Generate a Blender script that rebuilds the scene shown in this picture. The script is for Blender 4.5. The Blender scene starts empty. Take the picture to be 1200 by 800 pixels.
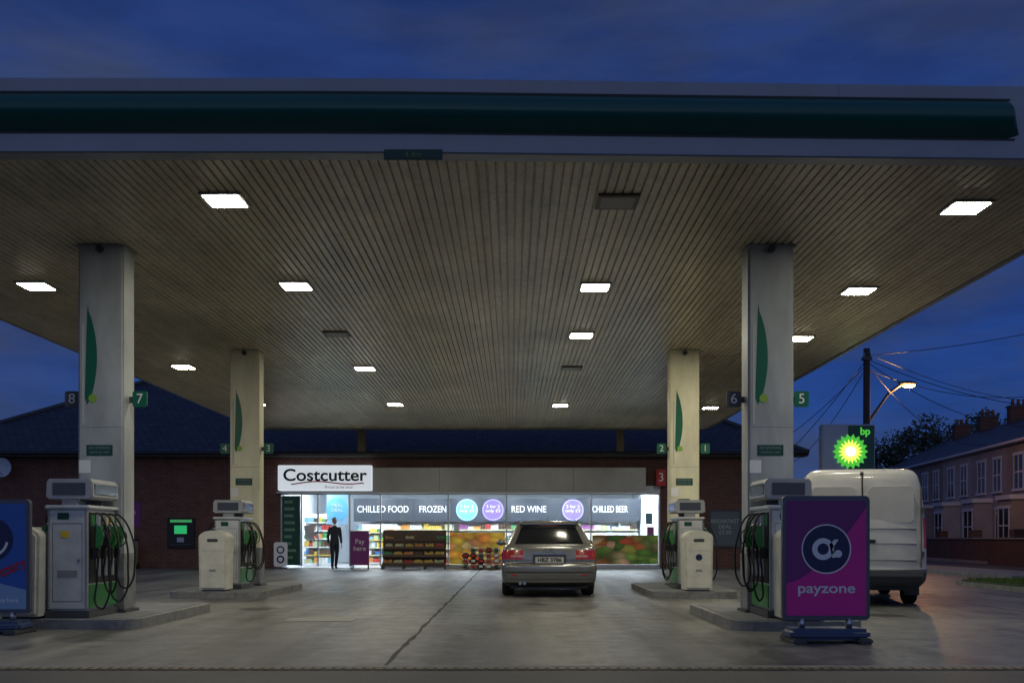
import bpy,bmesh,math,random
from mathutils import Vector,Matrix
random.seed(7)
R=math.radians
scene=bpy.context.scene
COL=scene.collection
# ------------------------------------------------------------------ helpers
MATS={}
def mat(name,col,rough=.5,metal=0.,es=0.,var=0.,vs=3.,bump=0.,bs=40.,ecol=None,coat=0.,stretch=(1,1,1)):
    if name in MATS: return MATS[name]
    m=bpy.data.materials.new(name); m.use_nodes=True
    nt=m.node_tree; b=nt.nodes['Principled BSDF']
    b.inputs['Base Color'].default_value=(*col,1); b.inputs['Roughness'].default_value=rough
    b.inputs['Metallic'].default_value=metal
    if coat: b.inputs['Coat Weight'].default_value=coat; b.inputs['Coat Roughness'].default_value=.08
    if es:
        b.inputs['Emission Color'].default_value=(*(ecol or col),1); b.inputs['Emission Strength'].default_value=es
    if var or bump:
        tc=nt.nodes.new('ShaderNodeTexCoord'); mp=nt.nodes.new('ShaderNodeMapping'); mp.inputs['Scale'].default_value=stretch
        nt.links.new(tc.outputs['Object'],mp.inputs['Vector'])
    if var:
        n=nt.nodes.new('ShaderNodeTexNoise'); n.inputs['Scale'].default_value=vs; n.inputs['Detail'].default_value=8; n.inputs['Roughness'].default_value=.65
        nt.links.new(mp.outputs[0],n.inputs['Vector'])
        r=nt.nodes.new('ShaderNodeValToRGB'); r.color_ramp.elements[0].position=.3; r.color_ramp.elements[1].position=.7
        r.color_ramp.elements[0].color=(*[c*(1-var) for c in col],1); r.color_ramp.elements[1].color=(*[min(1,c*(1+var*.6)) for c in col],1)
        nt.links.new(n.outputs['Fac'],r.inputs[0]); nt.links.new(r.outputs[0],b.inputs['Base Color'])
    if bump:
        n2=nt.nodes.new('ShaderNodeTexNoise'); n2.inputs['Scale'].default_value=bs; n2.inputs['Detail'].default_value=5
        nt.links.new(mp.outputs[0],n2.inputs['Vector'])
        bp=nt.nodes.new('ShaderNodeBump'); bp.inputs['Strength'].default_value=bump; bp.inputs['Distance'].default_value=.01
        nt.links.new(n2.outputs['Fac'],bp.inputs['Height']); nt.links.new(bp.outputs[0],b.inputs['Normal'])
    MATS[name]=m; return m
def empty(name,loc=(0,0,0),rotz=0):
    e=bpy.data.objects.new(name,None); e.location=loc; e.rotation_euler=(0,0,rotz); e.empty_display_size=.2
    COL.objects.link(e); return e
def mk(name,verts,faces,mats,parent=None,smooth=False,fm=None):
    me=bpy.data.meshes.new(name); me.from_pydata([tuple(v) for v in verts],[],faces)
    if not isinstance(mats,(list,tuple)): mats=[mats]
    for m in mats: me.materials.append(m)
    if fm:
        for p,i in zip(me.polygons,fm): p.material_index=i
    if smooth:
        for p in me.polygons: p.use_smooth=True
    me.update()
    o=bpy.data.objects.new(name,me); COL.objects.link(o)
    if parent: o.parent=parent
    return o
def frombm(name,bm,mats,parent=None,smooth=False):
    bmesh.ops.recalc_face_normals(bm,faces=bm.faces[:])
    me=bpy.data.meshes.new(name); bm.to_mesh(me); bm.free()
    if not isinstance(mats,(list,tuple)): mats=[mats]
    for m in mats: me.materials.append(m)
    if smooth:
        for p in me.polygons: p.use_smooth=True
    o=bpy.data.objects.new(name,me); COL.objects.link(o)
    if parent: o.parent=parent
    return o
def bmbox(bm,x0,x1,y0,y1,z0,z1,mi=0):
    v=[bm.verts.new(p) for p in [(x0,y0,z0),(x1,y0,z0),(x1,y1,z0),(x0,y1,z0),(x0,y0,z1),(x1,y0,z1),(x1,y1,z1),(x0,y1,z1)]]
    for f in [(0,3,2,1),(4,5,6,7),(0,1,5,4),(1,2,6,5),(2,3,7,6),(3,0,4,7)]:
        fa=bm.faces.new([v[i] for i in f]); fa.material_index=mi
def box(name,x0,x1,y0,y1,z0,z1,m,parent=None,bev=0,seg=2):
    bm=bmesh.new(); bmbox(bm,min(x0,x1),max(x0,x1),min(y0,y1),max(y0,y1),min(z0,z1),max(z0,z1))
    if bev: bmesh.ops.bevel(bm,geom=bm.edges[:],offset=bev,segments=seg,affect='EDGES')
    return frombm(name,bm,m,parent)
def prism(name,poly,a0,a1,m,parent=None,axis='y',bev=0,smooth=False):
    bm=bmesh.new()
    def P(p,a): return {'y':(p[0],a,p[1]),'x':(a,p[0],p[1]),'z':(p[0],p[1],a)}[axis]
    A=[bm.verts.new(P(p,a0)) for p in poly]; B=[bm.verts.new(P(p,a1)) for p in poly]
    bm.faces.new(A); bm.faces.new(B[::-1]); n=len(poly)
    for i in range(n): bm.faces.new([A[i],B[i],B[(i+1)%n],A[(i+1)%n]])
    if bev: 
        eds=[e for f in bm.faces if len(f.verts)>4 or n==4 for e in f.edges]
        bmesh.ops.bevel(bm,geom=list(set(eds)),offset=bev,segments=2,affect='EDGES')
    return frombm(name,bm,m,parent,smooth)
def rrect(x0,x1,y0,y1,r,seg=6):
    pts=[]
    for cx,cy,a0 in [(x1-r,y0+r,-90),(x1-r,y1-r,0),(x0+r,y1-r,90),(x0+r,y0+r,180)]:
        for k in range(seg+1):
            a=R(a0+90*k/seg); pts.append((cx+r*math.cos(a),cy+r*math.sin(a)))
    return pts
def cyl(name,p0,p1,r0,r1,m,parent=None,seg=20,smooth=True):
    p0=Vector(p0);p1=Vector(p1);d=(p1-p0).normalized()
    u=d.orthogonal().normalized(); w=d.cross(u)
    vs=[];n=seg
    for p,r in((p0,r0),(p1,r1)):
        for k in range(n):
            a=2*math.pi*k/n; vs.append(p+u*math.cos(a)*r+w*math.sin(a)*r)
    fs=[[k,(k+1)%n,n+(k+1)%n,n+k] for k in range(n)]+[list(range(n))[::-1],list(range(n,2*n))]
    o=mk(name,vs,fs,m,parent)
    if smooth:
        for p in o.data.polygons[:n]: p.use_smooth=True
    return o
def tube(name,pts,r,m,parent=None,res=6,auto=True):
    c=bpy.data.curves.new(name,'CURVE'); c.dimensions='3D'; c.bevel_depth=r; c.bevel_resolution=2; c.resolution_u=res
    s=c.splines.new('BEZIER'); s.bezier_points.add(len(pts)-1)
    for b,p in zip(s.bezier_points,pts):
        b.co=p; b.handle_left_type=b.handle_right_type='AUTO' if auto else 'VECTOR'
    c.use_fill_caps=True; c.materials.append(m)
    o=bpy.data.objects.new(name,c); COL.objects.link(o)
    if parent:o.parent=parent
    return o
def text(name,s,x,y,z,h,m,parent=None,width=None,rot=(math.pi/2,0,0),ext=.002,bold=0):
    c=bpy.data.curves.new(name,'FONT'); c.body=s; c.size=h/.7; c.align_x='CENTER'; c.align_y='CENTER'; c.extrude=ext; c.offset=bold
    c.materials.append(m); o=bpy.data.objects.new(name,c); o.location=(x,y,z); o.rotation_euler=rot; COL.objects.link(o)
    if width:
        bpy.context.view_layer.update(); o.scale.x=width/max(.001,o.dimensions.x)
    if parent:o.parent=parent
    return o
def disc(name,cx,cz,r,y,m,parent=None,r0=0,seg=40,a0=0,a1=360,th=.003):
    n=seg; out=[(cx+r*math.cos(R(a0+(a1-a0)*k/n)),cz+r*math.sin(R(a0+(a1-a0)*k/n))) for k in range(n+(0 if a1-a0==360 else 1))]
    if r0==0: return prism(name,out,y,y+th,m,parent)
    inn=[(cx+(p[0]-cx)*r0/r,cz+(p[1]-cz)*r0/r) for p in out]
    vs=[(p[0],y,p[1]) for p in out]+[(p[0],y,p[1]) for p in inn]; k=len(out)
    rng=range(k) if a1-a0==360 else range(k-1)
    return mk(name,vs,[[i,(i+1)%k,k+(i+1)%k,k+i] for i in rng],m,parent)
# ------------------------------------------------------------------ materials
M_white=mat('white_paint',(.72,.73,.72),.4,var=.12,vs=4)
M_colm=mat('column_paint_shaded',(.40,.43,.43),.45,var=.3,vs=2.2,stretch=(1,1,.4))  # front columns: shade put into the colour, darker and greyer
M_colb=mat('column_paint_lit',(.78,.74,.52),.45,var=.25,vs=2.2,stretch=(1,1,.4))  # back columns: same paint with warm light put into the colour
M_fascia=mat('fascia_paint',(.36,.38,.42),.35,var=.16,vs=.6)
M_green=mat('green_paint',(.0,.12,.06),.4)
M_greend=mat('dark_green',(.0,.06,.035),.4)
M_black=mat('black_plastic',(.012,.012,.013),.45)
M_rub=mat('rubber',(.01,.01,.01),.6)
M_grey=mat('grey_plastic',(.28,.29,.30),.45,var=.15)
M_dgrey=mat('dark_grey',(.06,.065,.07),.5)
M_steel=mat('steel',(.5,.5,.5),.3,1.,var=.1)
M_blue=mat('blue_print',(.03,.12,.45),.4)
M_navy=mat('navy_print',(.012,.02,.09),.4)
M_purple=mat('purple_print',(.19,.02,.17),.4)
M_mag=mat('magenta_print',(.72,.02,.30),.4)
M_wht=mat('white_print',(.8,.8,.8),.5)
M_red=mat('red_print',(.5,.02,.02),.5)
M_yel=mat('yellow_print',(.8,.55,.03),.5)
M_blk=mat('black_print',(.01,.01,.01),.5)
M_lens=mat('lamp_lens',(.9,.95,.92),.5,es=112,ecol=(1.,.93,.73))
M_lensoff=mat('lamp_lens_off',(.12,.11,.09),.5)

def newnodes(name):
    m=bpy.data.materials.new(name); m.use_nodes=True; nt=m.node_tree
    return m,nt,nt.nodes['Principled BSDF']
def mixc(nt,fac,a,b,blend='MIX'):
    n=nt.nodes.new('ShaderNodeMix'); n.data_type='RGBA'; n.blend_type=blend
    for s,v in ((n.inputs[0],fac),(n.inputs[6],a),(n.inputs[7],b)):
        if hasattr(v,'links') or hasattr(v,'is_linked'): nt.links.new(v,s)
        elif isinstance(v,(tuple,list)): s.default_value=(*v,1)
        else: s.default_value=v
    return n.outputs[2]
def noisen(nt,vec,scale,detail=6,rough=.6):
    n=nt.nodes.new('ShaderNodeTexNoise'); n.inputs['Scale'].default_value=scale; n.inputs['Detail'].default_value=detail; n.inputs['Roughness'].default_value=rough
    nt.links.new(vec,n.inputs['Vector']); return n.outputs['Fac']
def ramp(nt,fac,stops):
    r=nt.nodes.new('ShaderNodeValToRGB'); e=r.color_ramp.elements
    while len(e)<len(stops): e.new(.5)
    for i,(p,c) in enumerate(stops):
        e[i].position=p; e[i].color=(*c,1) if isinstance(c,tuple) else (c,c,c,1)
    nt.links.new(fac,r.inputs[0]); return r.outputs[0]
def mapping(nt,scale=(1,1,1),swap=None):
    tc=nt.nodes.new('ShaderNodeTexCoord'); v=tc.outputs['Object']
    if swap:
        s=nt.nodes.new('ShaderNodeSeparateXYZ'); nt.links.new(v,s.inputs[0]); c=nt.nodes.new('ShaderNodeCombineXYZ')
        for i,a in enumerate(swap):
            nt.links.new(s.outputs['xyz'.index(a)],c.inputs[i])
        v=c.outputs[0]
    mp=nt.nodes.new('ShaderNodeMapping'); mp.inputs['Scale'].default_value=scale; nt.links.new(v,mp.inputs['Vector']); return mp.outputs[0]
def concrete():
    m,nt,b=newnodes('forecourt_concrete'); v=mapping(nt)
    a=noisen(nt,v,.35,8,.7); f=noisen(nt,v,3.,8,.75); g=noisen(nt,v,60,3)
    c=ramp(nt,a,[(.35,(.135,.135,.13)),(.65,(.30,.295,.27))])
    c=mixc(nt,.6,c,ramp(nt,f,[(.3,(.38,.38,.38)),(.7,(1.,1.,1.))]),'MULTIPLY')
    c=mixc(nt,.35,c,ramp(nt,g,[(.3,.5),(.7,1.)]),'MULTIPLY')
    v2=mapping(nt,(1.6,.12,1)); t=noisen(nt,v2,1.2,6,.6)
    c=mixc(nt,.7,c,ramp(nt,t,[(.38,.30),(.56,1.)]),'MULTIPLY')
    v3=mapping(nt); vo=nt.nodes.new('ShaderNodeTexVoronoi'); vo.inputs['Scale'].default_value=1.1; nt.links.new(v3,vo.inputs['Vector'])
    c=mixc(nt,.65,c,ramp(nt,vo.outputs['Distance'],[(.03,.25),(.12,1.)]),'MULTIPLY')
    # slabs cast at different times differ in tone
    tb=nt.nodes.new('ShaderNodeTexBrick'); nt.links.new(v,tb.inputs['Vector']); tb.offset=0; tb.inputs['Scale'].default_value=1; tb.inputs['Brick Width'].default_value=4.35; tb.inputs['Row Height'].default_value=5.8; tb.inputs['Mortar Size'].default_value=0
    tb.inputs['Color1'].default_value=(.75,.77,.8,1); tb.inputs['Color2'].default_value=(1,1,.97,1)
    c=mixc(nt,1.,c,tb.outputs['Color'],'MULTIPLY')
    nt.links.new(c,b.inputs['Base Color'])
    nt.links.new(ramp(nt,f,[(.3,.30),(.7,.58)]),b.inputs['Roughness'])
    bp=nt.nodes.new('ShaderNodeBump'); bp.inputs['Strength'].default_value=.35; bp.inputs['Distance'].default_value=.01
    nt.links.new(g,bp.inputs['Height']); nt.links.new(bp.outputs[0],b.inputs['Normal']); return m
M_conc=concrete()
M_asph=mat('asphalt',(.05,.05,.052),.6,var=.35,vs=1.5,bump=.5,bs=120)
M_earth=mat('dark_ground',(.045,.047,.04),.9,var=.3,vs=.3)
M_kerb=mat('kerb_concrete',(.24,.24,.23),.75,var=.4,vs=6,bump=.3,bs=60)
M_joint=mat('joint_tar',(.012,.012,.012),.7)
def brick(name,c1,c2,mort,swap='xzy',w=.225,h=.075,ms=.01,rough=.85):
    m,nt,b=newnodes(name); v=mapping(nt,swap=swap)
    t=nt.nodes.new('ShaderNodeTexBrick'); nt.links.new(v,t.inputs['Vector'])
    t.inputs['Scale'].default_value=1; t.inputs['Brick Width'].default_value=w; t.inputs['Row Height'].default_value=h; t.inputs['Mortar Size'].default_value=ms
    t.inputs['Color1'].default_value=(*c1,1); t.inputs['Color2'].default_value=(*c2,1); t.inputs['Mortar'].default_value=(*mort,1)
    f=noisen(nt,v,2.,6)
    nt.links.new(mixc(nt,.6,t.outputs['Color'],ramp(nt,f,[(.3,.5),(.7,1.)]),'MULTIPLY'),b.inputs['Base Color'])
    b.inputs['Roughness'].default_value=rough
    bp=nt.nodes.new('ShaderNodeBump'); bp.inputs['Strength'].default_value=.6; bp.inputs['Distance'].default_value=.01; bp.invert=True
    nt.links.new(t.outputs['Fac'],bp.inputs['Height']); nt.links.new(bp.outputs[0],b.inputs['Normal']); return m
M_brick=brick('red_brick',(.20,.065,.04),(.13,.04,.028),(.16,.14,.12))
M_brickw=brick('garden_brick',(.14,.05,.035),(.09,.035,.028),(.10,.09,.08),swap='yzx')
M_slate=brick('slate_roof',(.065,.08,.11),(.04,.05,.075),(.012,.015,.02),swap='xyz',w=.3,h=.24,ms=.02,rough=.5)
def soffit():
    m,nt,b=newnodes('soffit_planks'); v=mapping(nt,(1,.15,1)); v1=mapping(nt)
    f=noisen(nt,v,3.5,8,.7); g=noisen(nt,v1,.22,4,.6); k=noisen(nt,v1,9,5,.7)
    c=ramp(nt,f,[(.3,(.70,.60,.40)),(.7,(.90,.81,.59))])
    c=mixc(nt,.65,c,ramp(nt,g,[(.36,.5),(.6,1.)]),'MULTIPLY')
    c=mixc(nt,.4,c,ramp(nt,k,[(.36,.4),(.52,1.)]),'MULTIPLY')
    s=nt.nodes.new('ShaderNodeSeparateXYZ'); tc=nt.nodes.new('ShaderNodeTexCoord'); nt.links.new(tc.outputs['Object'],s.inputs[0])
    q=nt.nodes.new('ShaderNodeMath'); q.operation='SNAP'; q.inputs[1].default_value=.10; nt.links.new(s.outputs[0],q.inputs[0])
    wn=nt.nodes.new('ShaderNodeTexWhiteNoise'); wn.noise_dimensions='1D'; nt.links.new(q.outputs[0],wn.inputs['W'])
    c=mixc(nt,.35,c,ramp(nt,wn.outputs['Value'],[(0.,.6),(1.,1.)]),'MULTIPLY')
    nt.links.new(c,b.inputs['Base Color']); b.inputs['Roughness'].default_value=.35; return m
M_soff=soffit()
M_glass,nt,b=newnodes('shop_glass')
out=nt.nodes['Material Output']; tr=nt.nodes.new('ShaderNodeBsdfTransparent'); gl=nt.nodes.new('ShaderNodeBsdfGlossy'); gl.inputs['Roughness'].default_value=.02
fr=nt.nodes.new('ShaderNodeFresnel'); fr.inputs[0].default_value=1.45; mx=nt.nodes.new('ShaderNodeMixShader')
nt.links.new(fr.outputs[0],mx.inputs[0]); nt.links.new(tr.outputs[0],mx.inputs[1]); nt.links.new(gl.outputs[0],mx.inputs[2]); nt.links.new(mx.outputs[0],out.inputs['Surface'])

# ------------------------------------------------------------------ world
w=bpy.data.worlds.new("World"); scene.world=w; w.use_nodes=True; nt=w.node_tree
bg=nt.nodes['Background']; bg.inputs[1].default_value=1.0
tc=nt.nodes.new('ShaderNodeTexCoord'); sp=nt.nodes.new('ShaderNodeSeparateXYZ'); nt.links.new(tc.outputs['Generated'],sp.inputs[0])
base=ramp(nt,sp.outputs[2],[(0.,(.026,.080,.29)),(.22,(.015,.052,.24)),(.42,(.020,.048,.19)),(.7,(.012,.028,.12))])
mp=nt.nodes.new('ShaderNodeMapping'); mp.inputs['Scale'].default_value=(1.,1.,4.0); mp.inputs['Location'].default_value=(.4,.2,.3); nt.links.new(tc.outputs['Generated'],mp.inputs[0])
cn=noisen(nt,mp.outputs[0],2.9,7,.55)
cf=ramp(nt,cn,[(.40,0.),(.62,.9)])
sky=mixc(nt,cf,base,(.042,.062,.140))
cn2=noisen(nt,mp.outputs[0],5.3,6,.6)
sky=mixc(nt,.55,sky,ramp(nt,cn2,[(.38,.55),(.62,1.)]),'MULTIPLY')
back=nt.nodes.new('ShaderNodeMath'); back.operation='MULTIPLY_ADD'; back.inputs[1].default_value=-.9; back.inputs[2].default_value=.0; back.use_clamp=True
nt.links.new(sp.outputs[1],back.inputs[0])
sky=mixc(nt,back.outputs[0],sky,(.15,.20,.36))
ns=nt.nodes.new('ShaderNodeTexSky'); ns.sky_type='NISHITA'; ns.sun_disc=False; ns.sun_elevation=R(-3); ns.sun_rotation=R(180)
sky=mixc(nt,.004,sky,ns.outputs[0],'ADD')
nt.links.new(sky,bg.inputs[0])
sl=bpy.data.lights.new('sun','SUN'); sl.energy=.02; sl.angle=R(20); sl.color=(.7,.8,1); so=bpy.data.objects.new('sun',sl); COL.objects.link(so); so.rotation_euler=(R(80),0,0)
# ------------------------------------------------------------------ camera
cd=bpy.data.cameras.new('camera'); cam=bpy.data.objects.new('camera',cd); COL.objects.link(cam); scene.camera=cam
cam.location=(0,0,1.1); cam.rotation_euler=(R(90),0,0); cd.sensor_width=36; cd.lens=35.1; cd.shift_y=230/1200; cd.clip_end=1500; cd.clip_start=.1
scene.view_settings.view_transform='Standard'; scene.view_settings.look='None'; scene.view_settings.exposure=0
# ------------------------------------------------------------------ ground
def sheet(name,x0,x1,y0,y1,z,m,parent=None): return mk(name,[(x0,y0,z),(x1,y0,z),(x1,y1,z),(x0,y1,z)],[[0,1,2,3]],m,parent)
sheet('ground',-600,600,-300,900,0,M_earth)
sheet('road',-60,60,-8,8.25,.004,M_asph)
sheet('side_road',15.2,20,8.25,140,.004,M_asph)
sheet('forecourt_paving',-40,15.2,8.25,36.0,.004,M_conc)
fj=empty('forecourt_joints')
for x,wd in((-1.09,.05),(-9.6,.02),(7.6,.02),(12.3,.02)):
    bm=bmesh.new(); n=90; prev=None
    for i in range(n+1):
        y=8.45+(35.6-8.45)*i/n; o=random.uniform(-.012,.012); ww=wd*random.uniform(.45,1.4)
        a=bm.verts.new((x+o-ww/2,y,.008)); b_=bm.verts.new((x+o+ww/2,y,.008))
        if prev: bm.faces.new([prev[0],prev[1],b_,a])
        prev=(a,b_)
    frombm('long_joint',bm,M_joint,fj)
for y in(13.6,19.4,25.2,31): sheet('cross_joint',-40,15.2,y-.008,y+.008,.0075,M_joint,fj)
prism('repair_patch',[(-3.0,13.1),(-2.1,13.15),(-2.12,13.75),(-3.05,13.7)],.004,.009,mat('patch',(.26,.255,.24),.7,var=.2),fj,axis='z')
random.seed(21)
M_stain=mat('oil_stain',(.06,.06,.058),.35,var=.5,vs=5)
for (x,y,r_) in((-3.9,15.5,.3),(-2.6,17.8,.2),(.9,14.2,.25),(.4,16.6,.18),(2.0,19,.22),(-3.7,20.4,.3),(5.3,14.1,.28),(-7.7,14.2,.3),(1.6,24,.3),(-1.8,11.4,.10),(1.5,12.0,.08)):
    pts=[(x+r_*(.6+.5*random.random())*math.cos(k*6.283/18),y+r_*(.6+.5*random.random())*1.4*math.sin(k*6.283/18)) for k in range(18)]
    mk('oil_stain',[(p[0],p[1],.0065) for p in pts],[list(range(18))],M_stain,fj)
dr=empty('drain_channel'); sheet('gutter',-40,16,8.27,8.43,.008,M_joint,dr)
bm=bmesh.new(); x=-7
while x<7:
    bmbox(bm,x,x+.05,8.29,8.41,.008,.013); x+=.085
frombm('grating_bars',bm,mat('grating',(.2,.16,.09),.6,.4,var=.5,vs=3),dr)
sheet('edge_strip',-40,16,8.43,8.56,.010,M_kerb,dr)
prism('pavement',[(15.2,26),(15.2,60),(13.0,60),(13.0,26)][::-1],0,.12,M_kerb,axis='z')
prism('far_pavement',[(20,20),(21.2,20),(25.4,60),(20,60)],0,.12,M_kerb,axis='z')
gv=empty('grass_verge'); 
prism('kerb',rrect(10.3,15.15,19.6,23.8,.8),.0,.10,M_kerb,gv,axis='z'); prism('soil',rrect(10.42,15.03,19.72,23.68,.7),.1,.13,mat('grass_soil',(.05,.09,.015),.9,var=.4,vs=8),gv,axis='z')
vs=[];fs=[]
for i in range(9000):
    x=random.uniform(10.6,14.85);y=random.uniform(19.9,23.5)
    a=random.random()*6.28; h=random.uniform(.03,.09); d=.012; k=len(vs); lx,ly=random.uniform(-.03,.03),random.uniform(-.03,.03)
    vs+=[(x-d*math.cos(a),y-d*math.sin(a),.12),(x+d*math.cos(a),y+d*math.sin(a),.12),(x+lx,y+ly,.12+h)]; fs.append([k,k+1,k+2])
mk('grass_blades',vs,fs,mat('grass',(.09,.15,.02),.8,var=.5,vs=3),gv)
# ------------------------------------------------------------------ canopy
cp=empty('petrol_station_canopy')
XL,XR,ZS=-8.95,6.85,4.95
def yf(x): return 9.97+max(0,x+1.5)*.028
YB=35.45
vs=[];fs=[];x=XL; xs=[]
while x<XR-.01:
    xs+=[(x,ZS),(x+.072,ZS),(x+.080,ZS+.026),(x+.094,ZS+.026)]; x+=.10
for (a,z) in xs: vs+=[(a,yf(a),z),(a,YB,z)]
for i in range(len(xs)-1): fs.append([2*i,2*i+1,2*i+3,2*i+2])
mk('soffit',vs,fs,M_soff,cp)
mk('roof_deck',[(XL,yf(XL)+.02,5.3),(XR,yf(XR)+.02,5.3),(XR,YB,5.3),(XL,YB,5.3)],[[0,1,2,3]],M_dgrey,cp)
def strip(name,prof,x0,x1,m,n=16,smooth=False,taper=None):
    vs=[];fs=[];k=len(prof)
    for i in range(n+1):
        xx=x0+(x1-x0)*i/n
        for (dy,z) in prof: vs.append((xx,yf(xx)+dy,z))
    for i in range(n):
        for j in range(k-1): fs.append([i*k+j,(i+1)*k+j,(i+1)*k+j+1,i*k+j+1])
    return mk(name,vs,fs,m,cp,smooth)
strip('front_fascia',[(.16,4.93),(-.03,4.93),(-.03,5.66),(.0,5.69),(.3,5.69)],XL-.03,XR+.03,M_fascia)
M_bull=mat('green_bullnose',(.004,.095,.075),.3)
prof=[(-.03-.16*math.sin(math.pi*t/12)**.9,5.525-.385*t/12) for t in range(13)]
strip('green_bullnose',prof,XL-.05,5.02,M_bull,smooth=True)
vs=[(5.02,yf(5.02)+p[0],p[1]) for p in prof]+[(5.14,yf(5.14)-.031,5.18)]
mk('bullnose_end',vs,[[i,i+1,13] for i in range(12)],M_bull,cp,False)
strip('fascia_reveal',[(-.034,5.142),(-.034,5.122)],XL,5.1,M_black)
strip('fascia_reveal_top',[(-.034,5.545),(-.034,5.525)],XL,5.05,M_black)
strip('fascia_drip',[(-.036,4.945),(-.036,4.928)],XL,XR,M_dgrey)
for xx in (-6.6,-3.3,0,3.3): 
    box('panel_seam',xx-.002,xx+.002,yf(xx)-.032,yf(xx)-.028,5.55,5.66,M_grey,cp)
box('side_fascia_left',XL-.06,XL-.003,yf(XL),YB,4.93,5.69,M_fascia,cp)
box('side_fascia_right',XR+.03,XR+.08,yf(XR),YB,4.93,5.69,M_fascia,cp)
box('rear_fascia',XL-.06,XR+.08,YB+.002,YB+.06,4.93,5.69,M_fascia,cp)
box('clearance_sign',-1.27,-.69,9.90,9.93,4.85,4.95,mat('clear_sign',(.005,.045,.03),.5),cp,.004)
text('clearance_text','4.4m',-.98,9.896,4.895,.06,mat('lime',(.12,.25,.05),.5),cp)
lights=[(-3.26,11.35,1),(5.27,11.6,1),(-7.24,15.2,1),(-3.29,15.2,1),(1.27,15.27,1),(5.38,15.5,1),(1.31,18.9,1),(5.54,19.2,1),(-7.37,22.4,1),(-3.33,22.6,1),(-3.36,28.7,1),(1.4,28.9,1),(5.84,29.4,1),(1.2,11.4,0),(-3.3,18.8,0),(1.35,22.6,0),(-7.3,28.6,1)]
for (x,y,on) in lights:
    # surface-mounted tray with the lit panel in its underside
    box('lamp_tray',x-.235,x+.235,y-.235,y+.235,4.922,4.9492,M_grey if on else M_lensoff,cp)
    if on: mk('lamp_lens',[(x-.20,y-.20,4.919),(x-.20,y+.20,4.919),(x+.20,y+.20,4.919),(x+.20,y-.20,4.919)],[[0,1,2,3]],M_lens,cp)
    else: box('lamp_lens_off',x-.19,x+.19,y-.19,y+.19,4.917,4.9215,mat('lamp_lens_off2',(.3,.27,.2),.5),cp)
def blade(x,y,z0,z1,wd,side):
    pts=[]; n=16
    for i in range(n+1): t=i/n; pts.append((x+side*wd*(math.sin(math.pi*min(1,t*1.05))**.7*.9 if t<.95 else .05),z0+(z1-z0)*t))
    pts2=[(x-side*wd*.25*(1-t)**1.,z0+(z1-z0)*t) for t in [1-i/n for i in range(1,n)]]
    return pts+pts2
for ci,(x0,x1,y0,nums) in enumerate([(-5.70,-5.10,13.1,'87'),(3.10,3.70,13.1,'65'),(-5.78,-5.18,20.45,'43'),(3.24,3.84,20.45,'21')]):
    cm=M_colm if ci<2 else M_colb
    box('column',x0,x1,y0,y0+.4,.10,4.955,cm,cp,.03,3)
    box('column_base_plate',x0-.05,x1+.05,y0-.05,y0+.45,.12,.16,M_dgrey,cp,.01)
    xc=(x0+x1)/2
    box('column_collar',x0-.02,x1+.02,y0-.02,y0+.42,4.90,4.945,cm,cp,.01)
    disc('camera_dome',xc,4.88,.045,y0-.06,M_dgrey,cp,th=.06)
    prism('green_blade',blade(x0+.13,0,2.85,4.15,.14,1),y0-.004,y0-.0005,M_green,cp)
    box('stripe',x0+.055,x0+.085,y0-.004,y0-.0005,2.6,3.9,mat('pale',(.5,.52,.48),.5),cp)
    box('column_seam',x0+.002,x1-.002,y0-.002,y0+.0,2.55,2.557,M_grey,cp)
    box('scuff_guard',x0-.012,x1+.012,y0-.012,y0+.412,.16,.9,mat('scuffed_paint',(.22,.23,.23),.6,var=.5,vs=6),cp,.01)
    disc('flower_logo',x0+.2,2.93,.055,y0-.006,mat('lime2',(.25,.45,.05),.5),cp)
    box('label',x0+.12,x1-.14,y0-.006,y0-.0005,2.18,2.32,M_greend,cp)
    text('label_text','NO SMOKING',xc-.01,y0-.0075,2.28,.035,M_grey,cp,width=.28,ext=.0005); text('label_text2','SWITCH OFF',xc-.01,y0-.0075,2.22,.03,M_grey,cp,width=.26,ext=.0005)
    if ci==3:
        box('notice',xc-.13,xc+.10,y0-.006,y0-.0005,1.6,1.9,M_greend,cp); text('notice_text','ANY 2\nFOR 1',xc,y0-.0075,1.78,.06,M_wht,cp,ext=.0005)
    box('paper_notice',x0+.02,x0+.17,y0-.005,y0-.0005,1.95,2.12,M_wht,cp)
    for s,num in((-1,nums[0]),(1,nums[1])):
        xa=x0-.15 if s<0 else x1+.15
        coloured=(s>0) or ci>1  # panel colour: green on the right and on back columns, else dark grey
        prism('number_panel',rrect(xa-.095,xa+.095,2.84,3.05,.03),y0-.03+.2,y0+.2,M_green if coloured else M_dgrey,cp)
        box('number_bracket',min(xa,x0 if s<0 else x1),max(xa,x0 if s<0 else x1),y0+.2,y0+.23,2.9,2.98,M_dgrey,cp)
        text('number',num,xa,y0+.167,2.945,.13,M_wht,cp,ext=.001)
for x in(-5.35,3.85): box('roof_strut',x-.13,x+.13,35.46,35.7,4.1,4.93,mat('strut',(.2,.16,.1),.6),cp)
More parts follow.
